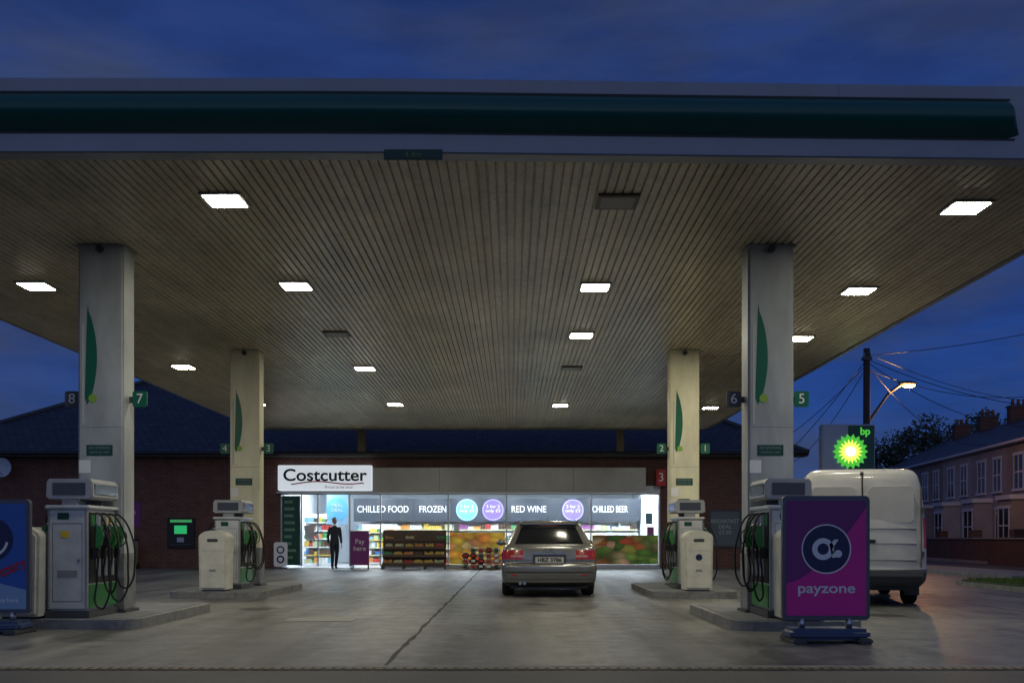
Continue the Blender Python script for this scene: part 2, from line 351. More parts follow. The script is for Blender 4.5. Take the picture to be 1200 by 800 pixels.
# ------------------------------------------------------------------ islands, pumps, bins
def island(x0,x1,y0,y1):
    e=empty('pump_island',((x0+x1)/2,(y0+y1)/2,0)); hx=(x1-x0)/2; hy=(y1-y0)/2
    prism('kerb',rrect(-hx,hx,-hy,hy,.3),0,.12,M_kerb,e,axis='z'); prism('top',rrect(-hx+.1,hx-.1,-hy+.1,hy-.1,.22),.12,.126,mat('island_top',(.17,.18,.19),.7,var=.3,vs=3),e,axis='z')
    return e
island(-6.5,-4.52,12.0,15.2); island(2.62,4.2,11.75,15.0); island(-6.3,-4.55,18.15,21.9); island(2.58,4.15,18.15,21.9)
M_pump=mat('pump_body',(.60,.62,.61),.35,var=.2,vs=5); M_pumpg=mat('pump_green',(.03,.22,.05),.35)
M_screen=mat('pump_screen',(.04,.05,.05),.2); M_head=mat('pump_head',(.38,.39,.40),.4,var=.12)
def pump(cx,cy,flip=1):
    e=empty('fuel_pump',(cx,cy,.126)); 
    box('plinth',-.27,.27,-.47,.47,0,.09,M_dgrey,e,.01)
    box('cabinet',-.24,.24,-.45,.45,.09,1.33,M_pump,e,.025,3)
    box('top_trim',-.27,.27,-.48,.48,1.33,1.375,M_pump,e,.015)
    box('end_door_seam',-.18,.18,-.4525,-.449,.2,.205,M_dgrey,e); box('end_door_seam2',-.18,.18,-.4525,-.449,1.15,1.155,M_dgrey,e)
    for s in(-1,1): box('end_door_side',s*.18-.002,s*.18+.002,-.4525,-.449,.205,1.15,M_dgrey,e); box('corner_trim',s*.215,s*.238,-.4535,-.44,.1,1.32,M_grey,e)
    box('end_label',-.12,.02,-.4535,-.449,1.2,1.28,M_greend,e); disc('lock',.14,.7,.018,-.456,M_steel,e); box('warning_label',-.08,.02,-.4535,-.449,.98,1.06,M_yel,e); box('info_label',-.12,.12,-.4535,-.449,.5,.58,M_grey,e)
    for y in(-.34,.34): box('head_post',-.1,.1,y-.04,y+.04,1.375,1.45,M_grey,e)
    prism('display_head',[(-.25,1.45),(.25,1.45),(.29,1.48),(.28,1.66),(.25,1.70),(-.25,1.70),(-.28,1.66),(-.29,1.48)],-.40,.40,M_head,e,bev=.01)
    box('head_end_panel',-.2,.2,-.406,-.398,1.50,1.65,mat('head_blue',(.06,.07,.09),.3),e)
    for s in(-1,1):
        box('screen',s*.284,s*.294,-.34,.34,1.51,1.64,M_screen,e)
        box('nozzle_bay',s*.2405,s*.252,-.41,.41,.42,1.29,M_black,e)
        box('lower_panel',s*.2405,s*.256,-.41,.41,.12,.40,M_pumpg,e)
        for i,y in enumerate((-.31,-.10,.11,.32)):
            g=M_pumpg if i!=1 else M_black
            if i: box('bay_divider',s*.241,s*.30,y-.115,y-.095,.5,1.27,M_pump,e,.004)
            box('holster',s*.25,s*.335,y-.045,y+.045,.72,.86,M_black,e,.012)
            box('grade_badge',s*.2525,s*.256,y-.05,y+.05,1.12,1.26,(M_pumpg,M_black,M_yel,M_pumpg)[i],e)
            prism('nozzle_grip',[(s*.29,.80),(s*.34,.84),(s*.39,1.0),(s*.36,1.12),(s*.31,1.13),(s*.30,1.0)],y-.028,y+.028,g,e,bev=.006)
            tube('nozzle_guard',[(s*.34,y,.86),(s*.41,y,.92),(s*.42,y,1.02),(s*.37,y,1.08)],.008,M_black,e)
            tube('nozzle_spout',[(s*.33,y,1.10),(s*.29,y,1.16),(s*.27,y,1.12)],.012,M_steel,e)
            dd=random.uniform(-.10,.10); out_=.37+.16*random.random(); zl=.10+.30*random.random()
            tube('hose',[(s*.26,y+.05,1.28),(s*.31,y+.05,1.27),(s*(out_-.03),y+.03+dd*.5,1.0),(s*out_,y+dd*1.3,.62),(s*(out_-.04),y+dd,zl+.06),(s*(out_-.10),y+dd*.5,zl),(s*.30,y+.01,.48),(s*.335,y,.82)],.0125,M_rub,e,res=10)
    return e
pump(-5.42,12.62); pump(3.38,12.6); pump(-5.42,19.45); pump(3.4,19.45)
M_bin=mat('bin_plastic',(.68,.67,.56),.4,var=.18,vs=4)
def bin_(cx,cy,z=.126,logo=True):
    e=empty('litter_bin',(cx,cy,z)); n=14
    pts=[(-.25,.03),(.25,.03),(.265,.98)]+[(.265*math.cos(math.pi*k/n),.98+.13*math.sin(math.pi*k/n)) for k in range(1,n)]+[(-.265,.98)]
    prism('body',pts,-.24,.24,M_bin,e,bev=.035)
    box('foot',-.2,.2,-.19,.19,0,.04,M_dgrey,e)
    prism('slot',rrect(-.10,.10,.90,.96,.028),-.2425,-.238,M_dgrey,e)
    box('door_line',-.2,.2,-.2425,-.2395,.74,.745,M_grey,e)
    if logo: disc('logo',0,.62,.06,-.2435,M_navy,e); 
    box('litter_label',-.06,.06,-.2435,-.2395,.36,.40,M_grey,e)
bin_(-5.95,12.22,logo=False); bin_(3.44,11.98,z=.126); bin_(-5.48,18.5,logo=False); bin_(3.42,18.5)
# ------------------------------------------------------------------ advertising signs
def ad_sign(cx,cy,kind,rot=0):
    e=empty('advertising_sign',(cx,cy,.004),rot)
    prism('frame',rrect(-.46,.46,.23,1.54,.05),-.03,.03,mat('sign_frame',(.10,.11,.14),.35,.3),e)
    prism('poster',rrect(-.42,.42,.28,1.49,.03),-.0335,-.0302,M_purple if kind else M_blue,e)
    box('base_tank',-.42,.42,-.20,.20,.03,.15,mat('base_blue',(.05,.08,.16),.4),e,.04,3)
    for s in(-1,1):
        box('foot',s*.34-.07,s*.34+.07,-.28,.28,0,.06,M_dgrey,e,.015)
        cyl('spring',(s*.25,0,.14),(s*.25,0,.25),.035,.035,M_steel,e)
    y=-.036
    if kind:
        pts=[(-.42,.28),(.42,.28),(.42,1.42)]+[(.42-.84*t,.62+.80*(1-t)**1.6) for t in [k/12 for k in range(1,13)]]
        prism('magenta_wave',pts,y,-.0335,M_mag,e)
        disc('logo_disc',0,.98,.245,y-.002,M_navy,e); disc('logo_rim',0,.98,.262,y-.003,M_wht,e,r0=.248)
        disc('logo_ring',-.035,.98,.115,y-.004,M_wht,e,r0=.06)
        disc('logo_dot',.125,.93,.04,y-.004,M_wht,e)
        prism('logo_tail',[(.03,1.03),(.085,1.08),(.13,1.08),(.06,.98),(.10,.89),(.06,.89)],y-.004,y-.0025,M_wht,e)
        text('sign_text','payzone',0,y-.003,.565,.105,M_wht,e,width=.6,ext=.001,bold=.002)
    else:
        prism('light_wave',[(-.42,.28),(.42,.28),(.42,.5),(.1,.58),(-.42,.75)],y,-.0335,mat('pale_blue',(.25,.4,.6),.4),e)
        disc('logo_disc',.02,1.08,.25,y-.002,M_navy,e); disc('smile',.02,1.08,.2,y-.003,M_wht,e,r0=.17,a0=190,a1=350)
        o=text('sign_text','Lottery',.18,y-.003,.72,.12,M_red,e,width=.5,ext=.001,bold=.003); o.rotation_euler=(R(90),R(-25),0)
        text('small_text','Play here',.2,y-.003,.38,.05,M_wht,e,ext=.001)
ad_sign(3.31,10.55,1); ad_sign(-6.0,11.5,0)
# ------------------------------------------------------------------ vehicles
def catmull(P,t):
    n=len(P)-1; i=min(int(t*n),n-1); f=t*n-i
    p0=P[max(i-1,0)];p1=P[i];p2=P[i+1];p3=P[min(i+2,n)]
    r=[]
    for a,b_,c,d in zip(p0,p1,p2,p3): 
        r.append(.5*((2*b_)+(-a+c)*f+(2*a-5*b_+4*c-d)*f*f+(-a+3*b_-3*c+d)*f**3))
    return r
US=[i*.9/18 for i in range(19)]+[.925,.95,.968,.982,.993,1.]
def shell(name,levels,matfn,mats,parent,nz=60,c=.35,ex=3.,side=44,arches=()):
    rings=[]; info=None
    us=[-u for u in US[::-1]]+US[1:]
    for k in range(nz+1):
        z,yr,yfr,wd=catmull(levels,k/nz); cc=min(c,wd*.6); cf=min(cc*1.8,.7)
        ring=[];inf=[]
        for u in us: ring.append((wd*u,yr+cc*(1-(max(0,1-abs(u)**ex))**(1/ex)),z)); inf.append(('r',u))
        for i in range(1,side): t=i/side; ring.append((wd,yr+cc+(yfr-cf-yr-cc)*t,z)); inf.append(('s',t))
        for u in us[::-1]: ring.append((wd*u,yfr-cf*(1-(max(0,1-abs(u)**ex))**(1/ex)),z)); inf.append(('f',u))
        for i in range(1,side): t=1-i/side; ring.append((-wd,yr+cc+(yfr-cf-yr-cc)*t,z)); inf.append(('s',t))
        rings.append(ring); info=inf
    n=len(rings[0]); vs=[v for r in rings for v in r]; fs=[];fm=[]
    for k in range(nz):
        zc=(rings[k][0][2]+rings[k+1][0][2])/2
        for i in range(n):
            j=(i+1)%n; fs.append([k*n+i,k*n+j,(k+1)*n+j,(k+1)*n+i])
            fm.append(matfn(zc,info[i][0],(info[i][1]+info[j][1])/2 if info[i][0]==info[j][0] else info[i][1]))
    fs.append(list(range(n))[::-1]); fm.append(0); fs.append([nz*n+i for i in range(n)]); fm.append(0)
    o=mk(name,vs,fs,mats,parent,True,fm)
    if arches:
        cuts=[]
        for (y,z,r) in arches:
            cu=cyl('cut',(-2,y,z),(2,y,z),r,r,mats[0],None,40); cuts.append(cu)
            md=o.modifiers.new('b','BOOLEAN'); md.operation='DIFFERENCE'; md.object=cu; md.solver='EXACT'
        bpy.context.view_layer.update(); dg=bpy.context.evaluated_depsgraph_get()
        me=bpy.data.meshes.new_from_object(o.evaluated_get(dg)); o.modifiers.clear(); o.data=me
        for cu in cuts: bpy.data.objects.remove(cu)
    return o
def wheel(parent,x,y,r,wd,rim):
    s=1 if x>0 else -1
    n=36; prof=[(-.5,r*.6),(-.5,r*.9),(-.42,r*.975),(-.3,r),(.3,r),(.42,r*.975),(.5,r*.9),(.5,r*.6)]
    vs=[];fs=[];k=len(prof)
    for i in range(n):
        a=2*math.pi*i/n
        for (dx,rr) in prof: vs.append((x+dx*wd,y+rr*math.cos(a),r+rr*math.sin(a)))
    for i in range(n):
        for j in range(k-1): fs.append([i*k+j,((i+1)%n)*k+j,((i+1)%n)*k+j+1,i*k+j+1])
    mk('tyre',vs,fs,M_rub,parent,True)
    cyl('rim',(x-s*wd*.3,y,r),(x+s*wd*.4,y,r),r*.62,r*.62,rim,parent,30)
    cyl('hub',(x+s*wd*.4,y,r),(x+s*wd*.46,y,r),r*.15,r*.12,M_dgrey,parent,16)
    for q in range(5):
        a=q*2*math.pi/5; cyl('spoke_gap',(x+s*wd*.40,y+r*.38*math.cos(a),r+r*.38*math.sin(a)),(x+s*wd*.415,y+r*.38*math.cos(a),r+r*.38*math.sin(a)),r*.14,r*.14,M_black,parent,12)
M_silver=mat('silver_car_paint',(.25,.25,.235),.27,.6,coat=.8)
M_cglass=mat('car_glass',(.012,.014,.016),.12); M_cglass.node_tree.nodes['Principled BSDF'].inputs['IOR'].default_value=1.28
M_tail=mat('tail_light',(.30,.010,.010),.2,coat=1.,es=.03,ecol=(1,.03,.02)); M_tail2=mat('tail_clear',(.50,.22,.20),.2,coat=1.)
M_chrome=mat('chrome',(.7,.7,.7),.12,1.)
car=empty('parked_car',(.69,18.3,.004))
lev=[(.20,.16,4.42,.76),(.25,.07,4.50,.84),(.33,.03,4.55,.872),(.45,.0,4.58,.885),(.56,-.005,4.58,.888),(.60,.015,4.57,.888),(.635,.06,4.55,.888),(.72,.065,4.50,.886),(.82,.085,4.35,.880),(.90,.105,4.05,.864),(.95,.13,3.70,.835),(.985,.16,3.35,.80),(1.05,.22,3.18,.765),(1.15,.32,2.98,.715),(1.25,.43,2.76,.665),(1.33,.53,2.5,.615),(1.385,.62,2.3,.56),(1.415,.72,2.1,.48),(1.43,.90,1.9,.34)]
def carmat(z,s,u):
    if .99<z<1.305:
        if s=='r' and abs(u)<.80: return 1
        if s=='f' and abs(u)<.93: return 1
        if s=='s' and (.06<u<.24 or .27<u<.56 or .585<u<.9) and z<1.30: return 1
    if .70<z<.87 and ((s=='r' and abs(u)>.54) or (s=='s' and u<.04)):
        if .735<z<.775 and s=='r' and .57<abs(u)<.82: return 3
        return 2
    if z<.285: return 4
    return 0
shell('body',lev,carmat,[M_silver,M_cglass,M_tail,M_tail2,M_black],car,nz=90,c=.30,ex=3.0,arches=((.98,.32,.36),(3.63,.32,.36)))
def rear(u,z):
    best=None
    for k in range(200):
        q=catmull(lev,k/199)
        if best is None or abs(q[0]-z)<abs(best[0]-z): best=q
    z_,yr,_,wd=best; cc=min(.30,wd*.6); return wd*u,yr+cc*(1-(max(0,1-abs(u)**3.0))**(1/3.0))
def rline(name,pts,r,m,e=car):
    tube(name,[(rear(u,z)[0],rear(u,z)[1]-.001,z) for u,z in pts],r,m,e,auto=False)
rline('tailgate_gap',[(-.8,.63)]+[(u/10,.63) for u in range(-7,8)]+[(.8,.63)],.006,M_black)
for s in(-1,1): rline('tailgate_side_gap',[(s*.68,.64),(s*.68,.72),(s*.68,.80),(s*.69,.89),(s*.72,.96)],.004,M_black)
rline('bumper_strip',[(u/20*.9,.47) for u in range(-20,21)],.009,M_black)
rline('bumper_crease',[(u/20*.9,.345) for u in range(-20,21)],.006,M_dgrey)
x_,y_=rear(0,.68)
prism('plate_recess',rrect(-.31,.31,.60,.79,.03),y_-.012,y_+.05,M_dgrey,car)
prism('number_plate',rrect(-.26,.26,.635,.745,.01),y_-.022,y_-.012,mat('plate_white',(.55,.55,.50),.4),car)
text('plate_text','HBZ 3786',0,y_-.0235,.69,.07,M_blk,car,width=.44,ext=.0008,bold=.003)
box('handle_strip',-.28,.28,y_-.025,y_+.04,.79,.815,M_chrome,car,.006)
for i in range(4):
    xx=-.075+.05*i; yy=rear(0,.865)[1]
    bpy.ops.mesh.primitive_torus_add(major_radius=.032,minor_radius=.005,location=(xx,yy-.008,.865),rotation=(R(82),0,0),major_segments=24,minor_segments=8)
    t=bpy.context.object; t.name='badge_ring'; t.parent=car; t.data.materials.append(M_chrome)
text('model_badge','A4',-.45,rear(.5,.93)[1]-.004,.93,.04,M_chrome,car); text('engine_badge','TDI',.45,rear(.5,.93)[1]-.004,.93,.04,M_chrome,car)
rline('window_seal_low',[(u/20*.80,.985) for u in range(-20,21)],.006,M_black)
tube('wiper_arm',[(0,rear(0,1.0)[1]-.02,.985),(.02,rear(0,1.02)[1]-.02,1.0),(.36,rear(.4,1.03)[1]-.015,1.035)],.007,M_black,car)
box('high_brake_light',-.16,.16,.50,.56,1.325,1.340,M_tail,car,.004)
prism('roof_spoiler',[(-.50,.47),(.50,.47),(.55,.65),(.45,.85),(-.45,.85),(-.55,.65)],1.345,1.370,M_silver,car,axis='z',bev=.008)
for s in(-1,1):
    tube('roof_rail',[(s*.565,.85,1.37),(s*.55,.98,1.415),(s*.55,2.1,1.42),(s*.565,2.35,1.36)],.014,M_chrome,car)
    bpy.ops.mesh.primitive_uv_sphere_add(radius=1,segments=20,ring_count=12,location=(s*.93,2.98,1.0)); t=bpy.context.object; t.scale=(.095,.06,.065); t.name='door_mirror'; t.parent=car; t.data.materials.append(M_silver)
    for p in t.data.polygons: p.use_smooth=True
    box('mirror_stalk',s*.75,s*.88,2.96,3.0,.95,.98,M_black,car)
    cyl('tailpipe',(-.50+s*.04,-.005,.265),(-.50+s*.04,.2,.265),.028,.028,M_chrome,car)
    prism('bumper_reflector',rrect(s*.62-.07,s*.62+.07,.40,.43,.008),rear(.7,.42)[1]-.004,rear(.7,.42)[1]+.03,M_tail,car)
    for y in(.98,3.63): wheel(car,s*.765,y,.32,.225,M_steel)
cyl('aerial',(0,.95,1.42),(0,.85,1.55),.006,.003,M_black,car)
box('underbody',-.72,.72,.2,4.3,.16,.24,M_black,car)
van=empty('white_van',(5.62,16.0,.004),R(-13))
M_van=mat('van_paint',(.50,.50,.48),.35,var=.2,vs=1.2,coat=.3,stretch=(1,1,2))
vl=[(.32,.10,4.9,.90),(.42,.0,4.95,.965),(.56,-.03,4.98,.98),(.60,.03,4.98,.985),(.8,.03,4.95,.985),(1.0,.03,4.75,.985),(1.15,.035,4.3,.98),(1.3,.04,4.05,.97),(1.6,.06,3.8,.945),(1.9,.085,3.55,.91),(2.08,.11,3.35,.865),(2.17,.16,3.1,.80),(2.21,.26,2.9,.70),(2.23,.5,2.6,.5)]
def vmat(z,s,u):
    if z<.59: return 1
    if 1.32<z<1.95:
        if s=='f' and abs(u)<.92: return 2
        if s=='s' and .80<u<.96: return 2
    if .95<z<1.42 and ((s=='r' and abs(u)>.955) or (s=='s' and u<.006)): return 3
    return 0
shell('body',vl,vmat,[M_van,M_dgrey,M_cglass,M_tail],van,nz=70,c=.14,ex=3.,arches=((1.05,.34,.40),(4.05,.34,.40)))
box('door_seam',-.008,.008,.016,.2,.62,2.1,M_black,van)
for s in(-1,1):
    box('door_outer_seam',s*.885,s*.895,.030,.12,.62,1.9,M_dgrey,van)
    for z in(.74,1.0,1.24): box('door_pressing',s*.10,s*.82,.022+.01*(z-.6),.08,z,z+.012,M_grey,van)
    prism('door_panel',rrect(min(s*.10,s*.78),max(s*.10,s*.78),1.34,1.92,.08),.046,.12,mat('van_panel',(.44,.44,.43),.4,var=.1),van)
    for z in(.8,1.5): box('hinge',s*.90,s*.935,.02,.08,z,z+.08,M_dgrey,van,.005)
    for y in(1.05,4.05): wheel(van,s*.85,y,.34,.21,M_grey)
    box('mud_flap',s*.72,s*.95,.62,.64,.16,.45,M_black,van)
box('door_handle',.05,.2,-.0,.05,1.02,1.07,M_black,van,.008)
prism('number_plate',rrect(-.7,-.2,.68,.79,.01),.01,.03,M_yel,van); text('plate_text','KGZ 4413',-.45,.008,.735,.07,M_blk,van,width=.42,ext=.0008)
box('bumper_step',-.9,.9,-.09,.0,.47,.58,M_dgrey,van,.02)
box('underbody',-.8,.8,.3,4.6,.25,.34,M_black,van)
cyl('roof_lamp',(0,.13,2.12),(0,.12,2.16),.03,.025,M_dgrey,van)
# ------------------------------------------------------------------ shop
sh=empty('brick_shop')
YW=36.0
def wall(name,x0,x1,z0=0,z1=4.15,y0=YW,y1=YW+.3,m=None): return box(name,x0,x1,y0,y1,z0,z1,m or M_brick,sh)
wall('wall_left',-21,-8.35); wall('wall_right',5.35,10.0); wall('wall_over_windows',-8.35,5.35,2.98,4.15)
M_bside=brick('brick_side',(.20,.065,.04),(.13,.04,.028),(.16,.14,.12),swap='yzx')
box('side_wall_left',-21,-20.7,YW+.3,48,0,4.15,M_bside,sh)
box('side_wall_right',9.7,10,YW+.3,48,0,4.15,M_bside,sh); box('back_wall',-21,10,48,48.3,0,4.15,M_brick,sh)
ex0,ex1,ey0,ey1,ez=-21.8,10.5,35.4,48.7,4.12; rx0,rx1,ry,rz=-15.4,4.4,42,7.66
vs=[(ex0,ey0,ez),(ex1,ey0,ez),(ex1,ey1,ez),(ex0,ey1,ez),(rx0,ry,rz),(rx1,ry,rz)]
mk('roof',vs,[[0,1,5,4],[1,2,5],[2,3,4,5],[3,0,4]],M_slate,sh)
tube('ridge_tiles',[(ex0,ey0,ez+.03),(rx0,ry,rz+.03),(rx1,ry,rz+.03),(ex1,ey0,ez+.03)],.09,M_dgrey,sh,auto=False)
box('eaves_soffit',ex0,ex1,ey0,YW,4.0,4.10,M_dgrey,sh); tube('gutter',[(ex0,ey0-.05,4.1),(ex1,ey0-.05,4.1)],.06,M_black,sh,auto=False)
for x in(-14,-9.0,8.9): tube('downpipe',[(x,YW-.05,4.0),(x,YW-.05,.0)],.04,M_black,sh,auto=False)
M_signw=mat('sign_lit',(.8,.82,.85),.5,es=.55,ecol=(.85,.92,1.)); M_fg=mat('shop_fascia_grey',(.36,.36,.33),.35,.3,var=.15,vs=1)
box('sign_box',-8.38,-5.02,YW-.28,YW-.003,2.80,3.70,M_signw,sh,.02)
box('fascia_panel',-5.0,4.8,YW-.22,YW-.003,2.76,3.62,M_fg,sh,.01)
for x in(-2.6,-.2,2.2): box('fascia_joint',x-.006,x+.006,YW-.223,YW-.219,2.77,3.61,M_dgrey,sh)
box('sign_trim',-8.42,4.84,YW-.30,YW-.003,2.70,2.755,mat('trim_light',(.55,.56,.56),.4),sh)
text('shop_name','Costcutter',-6.7,YW-.285,3.33,.42,mat('sign_ink',(.005,.008,.015),.5),sh,width=3.0,ext=.003,bold=.012)
tube('red_swoosh',[(-7.9,YW-.286,3.02),(-7.0,YW-.286,3.12),(-5.9,YW-.286,3.03),(-5.3,YW-.286,3.06)],.022,M_red,sh)
text('strapline','Proud to be local',-6.2,YW-.285,2.92,.10,M_navy,sh,ext=.002)
M_frame=mat('window_frame',(.45,.47,.48),.4,.5)
for x in(-8.33,-7.6,-7.0,-5.85,-4.75,-2.3,-.2,2.85,5.32): box('mullion',x-.026,x+.026,YW+.02,YW+.10,.08,2.70,M_frame,sh)
box('head_rail',-8.35,5.35,YW+.02,YW+.10,2.66,2.98,M_frame,sh); box('sill_rail',-4.7,5.35,YW+.02,YW+.10,0.004,.14,M_frame,sh)
for a,b_ in((-7.55,-7.05),(-4.7,-2.35),(-2.25,-.25),(-.15,2.8),(2.9,5.27)): mk('window_glass',[(a,YW+.06,.1),(b_,YW+.06,.1),(b_,YW+.06,2.66),(a,YW+.06,2.66)],[[0,1,2,3]],M_glass,sh)
box('info_board',-8.29,-7.64,YW-.03,YW+.05,.12,2.62,M_greend,sh,.01)
random.seed(3)
bm=bmesh.new()
for r_ in range(9):
    z=2.45-r_*.25; bmbox(bm,-8.2,-8.2+random.uniform(.25,.45),YW-.034,YW-.030,z-.10,z)
frombm('info_text_blocks',bm,mat('info_lines',(.15,.28,.18),.5),sh)
M_iw=mat('interior_wall',(.75,.80,.86),.6); M_if=mat('interior_floor',(.5,.5,.5),.25)
M_tube=mat('ceiling_tube',(.9,.95,1),.5,es=40,ecol=(.82,.93,1.))
sheet('interior_floor',-8.3,5.3,YW+.1,44,.02,M_if,sh)
box('interior_back',-8.35,5.35,44,44.1,0,3.0,M_iw,sh); box('interior_left',-8.4,-8.3,YW+.3,44,0,3.0,M_iw,sh); box('interior_right',5.3,5.4,YW+.3,44,0,3.0,M_iw,sh); box('interior_ceiling',-8.4,5.4,YW+.3,44.1,3.0,3.1,M_iw,sh)
for x in (-7.2,-5.4,-3.6,-1.8,0,1.8,3.6,4.8):
    box('tube_light',x-.08,x+.08,36.8,40.6,2.92,2.97,M_tube,sh)
PC=[mat('prod%d'%i,c,.4) for i,c in enumerate([(.45,.05,.04),(.6,.42,.08),(.05,.15,.4),(.7,.7,.68),(.08,.28,.1),(.3,.1,.28),(.6,.26,.06),(.10,.06,.035),(.2,.4,.52),(.5,.5,.3)])]
def shelving(name,x0,x1,y,z0,z1,rows,parent,depth=.45):
    bm=bmesh.new(); dz=(z1-z0)/rows
    bmbox(bm,x0,x1,y+depth,y+depth+.03,z0,z1+.05,3)
    for r_ in range(rows):
        z=z0+r_*dz; bmbox(bm,x0,x1,y,y+depth,z,z+.03,3); bmbox(bm,x0,x1,y-.012,y,z-.01,z+.035,random.choice([3,1,3,9]))
        x=x0+.02
        while x<x1-.12:
            wd=random.uniform(.05,.14); h=dz*random.uniform(.45,.85); c=random.choice([0,1,2,3,3,3,4,5,6,7,7,8,8,9,9])
            for rep in range(random.randint(1,4)):
                if x+wd>x1: break
                bmbox(bm,x,x+wd*.92,y+.02,y+depth*.8,z+.032,z+h,c); x+=wd
            x+=.01
    frombm(name,bm,PC,parent)
shelving('cooler_shelves',-6.4,5.2,41.2,.1,1.75,5,sh)
shelving('gondola',-3.9,.6,38.3,.1,1.25,4,sh); shelving('gondola_b',1.2,4.9,38.3,.1,1.25,4,sh); shelving('gondola_c',-8.1,-6.9,38.8,.1,2.0,6,sh); shelving('gondola_d',-6.0,-4.6,39.6,.1,1.6,5,sh)
M_band=mat('header_band',(.035,.042,.055),.35)
box('header_band',-6.5,5.25,41.0,41.1,1.78,2.72,M_band,sh)
M_lit=mat('header_text',(.7,.7,.7),.5)
for s,a,b_ in(('CHILLED FOOD',-6.35,-4.25),('FROZEN',-3.8,-2.70),('RED WINE',-.02,1.40),('CHILLED BEER',3.30,4.75)): text('header_text',s,(a+b_)/2,40.99,2.27,.27,M_lit,sh,width=b_-a,ext=.003,bold=.002)
RC=[mat('roundel_blue',(.12,.40,.62),.5),mat('roundel_violet',(.16,.10,.42),.5),mat('roundel_purple',(.17,.12,.45),.5)]
for x,mm in((-1.85,RC[0]),(-.78,RC[1]),(2.5,RC[2])):
    disc('roundel',x,2.25,.45,40.97,mm,sh,th=.02); text('roundel_text','3 for 2\nonly £5',x,40.965,2.3,.12,M_lit,sh,width=.6,ext=.002)
    disc('roundel_ring',x,2.25,.42,40.966,M_lit,sh,r0=.405)
disc('door_roundel',-6.65,2.2,.42,38.0,RC[0],sh,th=.02); text('door_roundel_text','MEAL\nDEAL',-6.65,37.99,2.25,.13,M_lit,sh)
box('door_poster',-7.05,-6.25,38.03,38.05,1.62,2.75,mat('poster_blue',(.25,.45,.62),.5),sh)
for x,z,wd,h,c in((-7.3,1.3,.35,.5,3),(4.95,1.8,.25,.4,8),(5.0,1.35,.25,.3,5),(-2.0,1.5,.2,.25,3)):
    box('window_bill',x-wd/2,x+wd/2,YW+.047,YW+.052,z-h/2,z+h/2,PC[c],sh)
def veg(name,cols,scale,es):
    m,nt,b=newnodes(name); v=mapping(nt,swap='xzy'); v4=mapping(nt,(.7,1.3,1),swap='xzy')
    wv=nt.nodes.new('ShaderNodeTexNoise'); wv.inputs['Scale'].default_value=1.4; nt.links.new(v,wv.inputs['Vector'])
    vv=mixc(nt,.35,v4,wv.outputs['Color'],'ADD')
    vo=nt.nodes.new('ShaderNodeTexVoronoi'); vo.inputs['Scale'].default_value=scale; nt.links.new(vv,vo.inputs['Vector'])
    s=nt.nodes.new('ShaderNodeSeparateColor'); nt.links.new(vo.outputs['Color'],s.inputs[0])
    big=noisen(nt,v,.9,3,.5); 
    c=ramp(nt,s.outputs[0],[(i/(len(cols)),cc) for i,cc in enumerate(cols)])
    c=mixc(nt,ramp(nt,big,[(.42,.0),(.6,.6)]),c,cols[0])
    d=ramp(nt,vo.outputs['Distance'],[(0.,1.),(.8,.3)]); c=mixc(nt,1.,c,d,'MULTIPLY')
    nt.links.new(c,b.inputs['Base Color']); nt.links.new(c,b.inputs['Emission Color']); b.inputs['Emission Strength'].default_value=es; return m  # emission added so the print looks brighter; it is no lamp
M_veg1=veg('fruit_print',[(.85,.5,.06),(.85,.22,.03),(.35,.5,.06),(.7,.06,.03),(.9,.7,.3)],3,.45)
M_veg2=veg('veg_print',[(.10,.22,.04),(.6,.05,.03),(.25,.38,.06),(.06,.15,.02),(.7,.4,.25)],3,.25)
box('fruit_graphic',-2.25,-.25,YW+.04,YW+.052,.15,1.30,M_veg1,sh); box('veg_graphic',-.15,2.8,YW+.04,YW+.052,.15,.95,M_veg2,sh); box('veg_graphic_b',2.9,5.27,YW+.04,YW+.052,.15,1.20,M_veg2,sh)
am=empty('cash_machine'); box('surround',-12.4,-11.42,YW-.08,YW-.002,.72,1.83,M_black,am,.02)
box('screen',-12.15,-11.7,YW-.086,YW-.081,1.25,1.55,mat('atm_screen',(.02,.3,.08),.4,es=.45,ecol=(.05,.8,.25)),am); box('header',-12.3,-11.52,YW-.086,YW-.081,1.66,1.76,mat('atm_green',(.05,.4,.1),.4,es=.3,ecol=(.1,.7,.2)),am); text('header_text','CASH',-11.92,YW-.088,1.71,.07,M_wht,am,ext=.001)
box('keypad',-12.05,-11.8,YW-.10,YW-.081,.95,1.12,M_steel,am,.005); box('shelf',-12.3,-11.52,YW-.16,YW-.081,.84,.88,M_dgrey,am,.005)
pf=empty('poster_frame'); box('frame',7.1,8.25,YW-.05,YW-.002,.75,2.12,M_dgrey,pf,.01); box('poster',7.18,8.17,YW-.056,YW-.051,.83,2.04,mat('poster_g',(.10,.13,.13),.3),pf); text('poster_text','BREAKFAST\nDEAL\n£2.50',7.67,YW-.058,1.5,.14,mat('pt',(.4,.45,.4),.5),pf,ext=.001)
pb=empty('projecting_sign'); box('panel',5.15,5.5,YW-.4,YW-.3,2.95,3.55,M_red,pb,.02); text('panel_text','3',5.32,YW-.405,3.25,.3,M_wht,pb); box('bracket',5.3,5.35,YW-.3,YW,3.2,3.25,M_dgrey,pb)
bn=empty('wall_banner'); box('banner',-14.0,-13.4,YW-.02,YW-.003,1.5,2.4,M_purple,bn); text('banner_text','wifi',-13.7,YW-.023,2.0,.14,M_wht,bn,ext=.001)
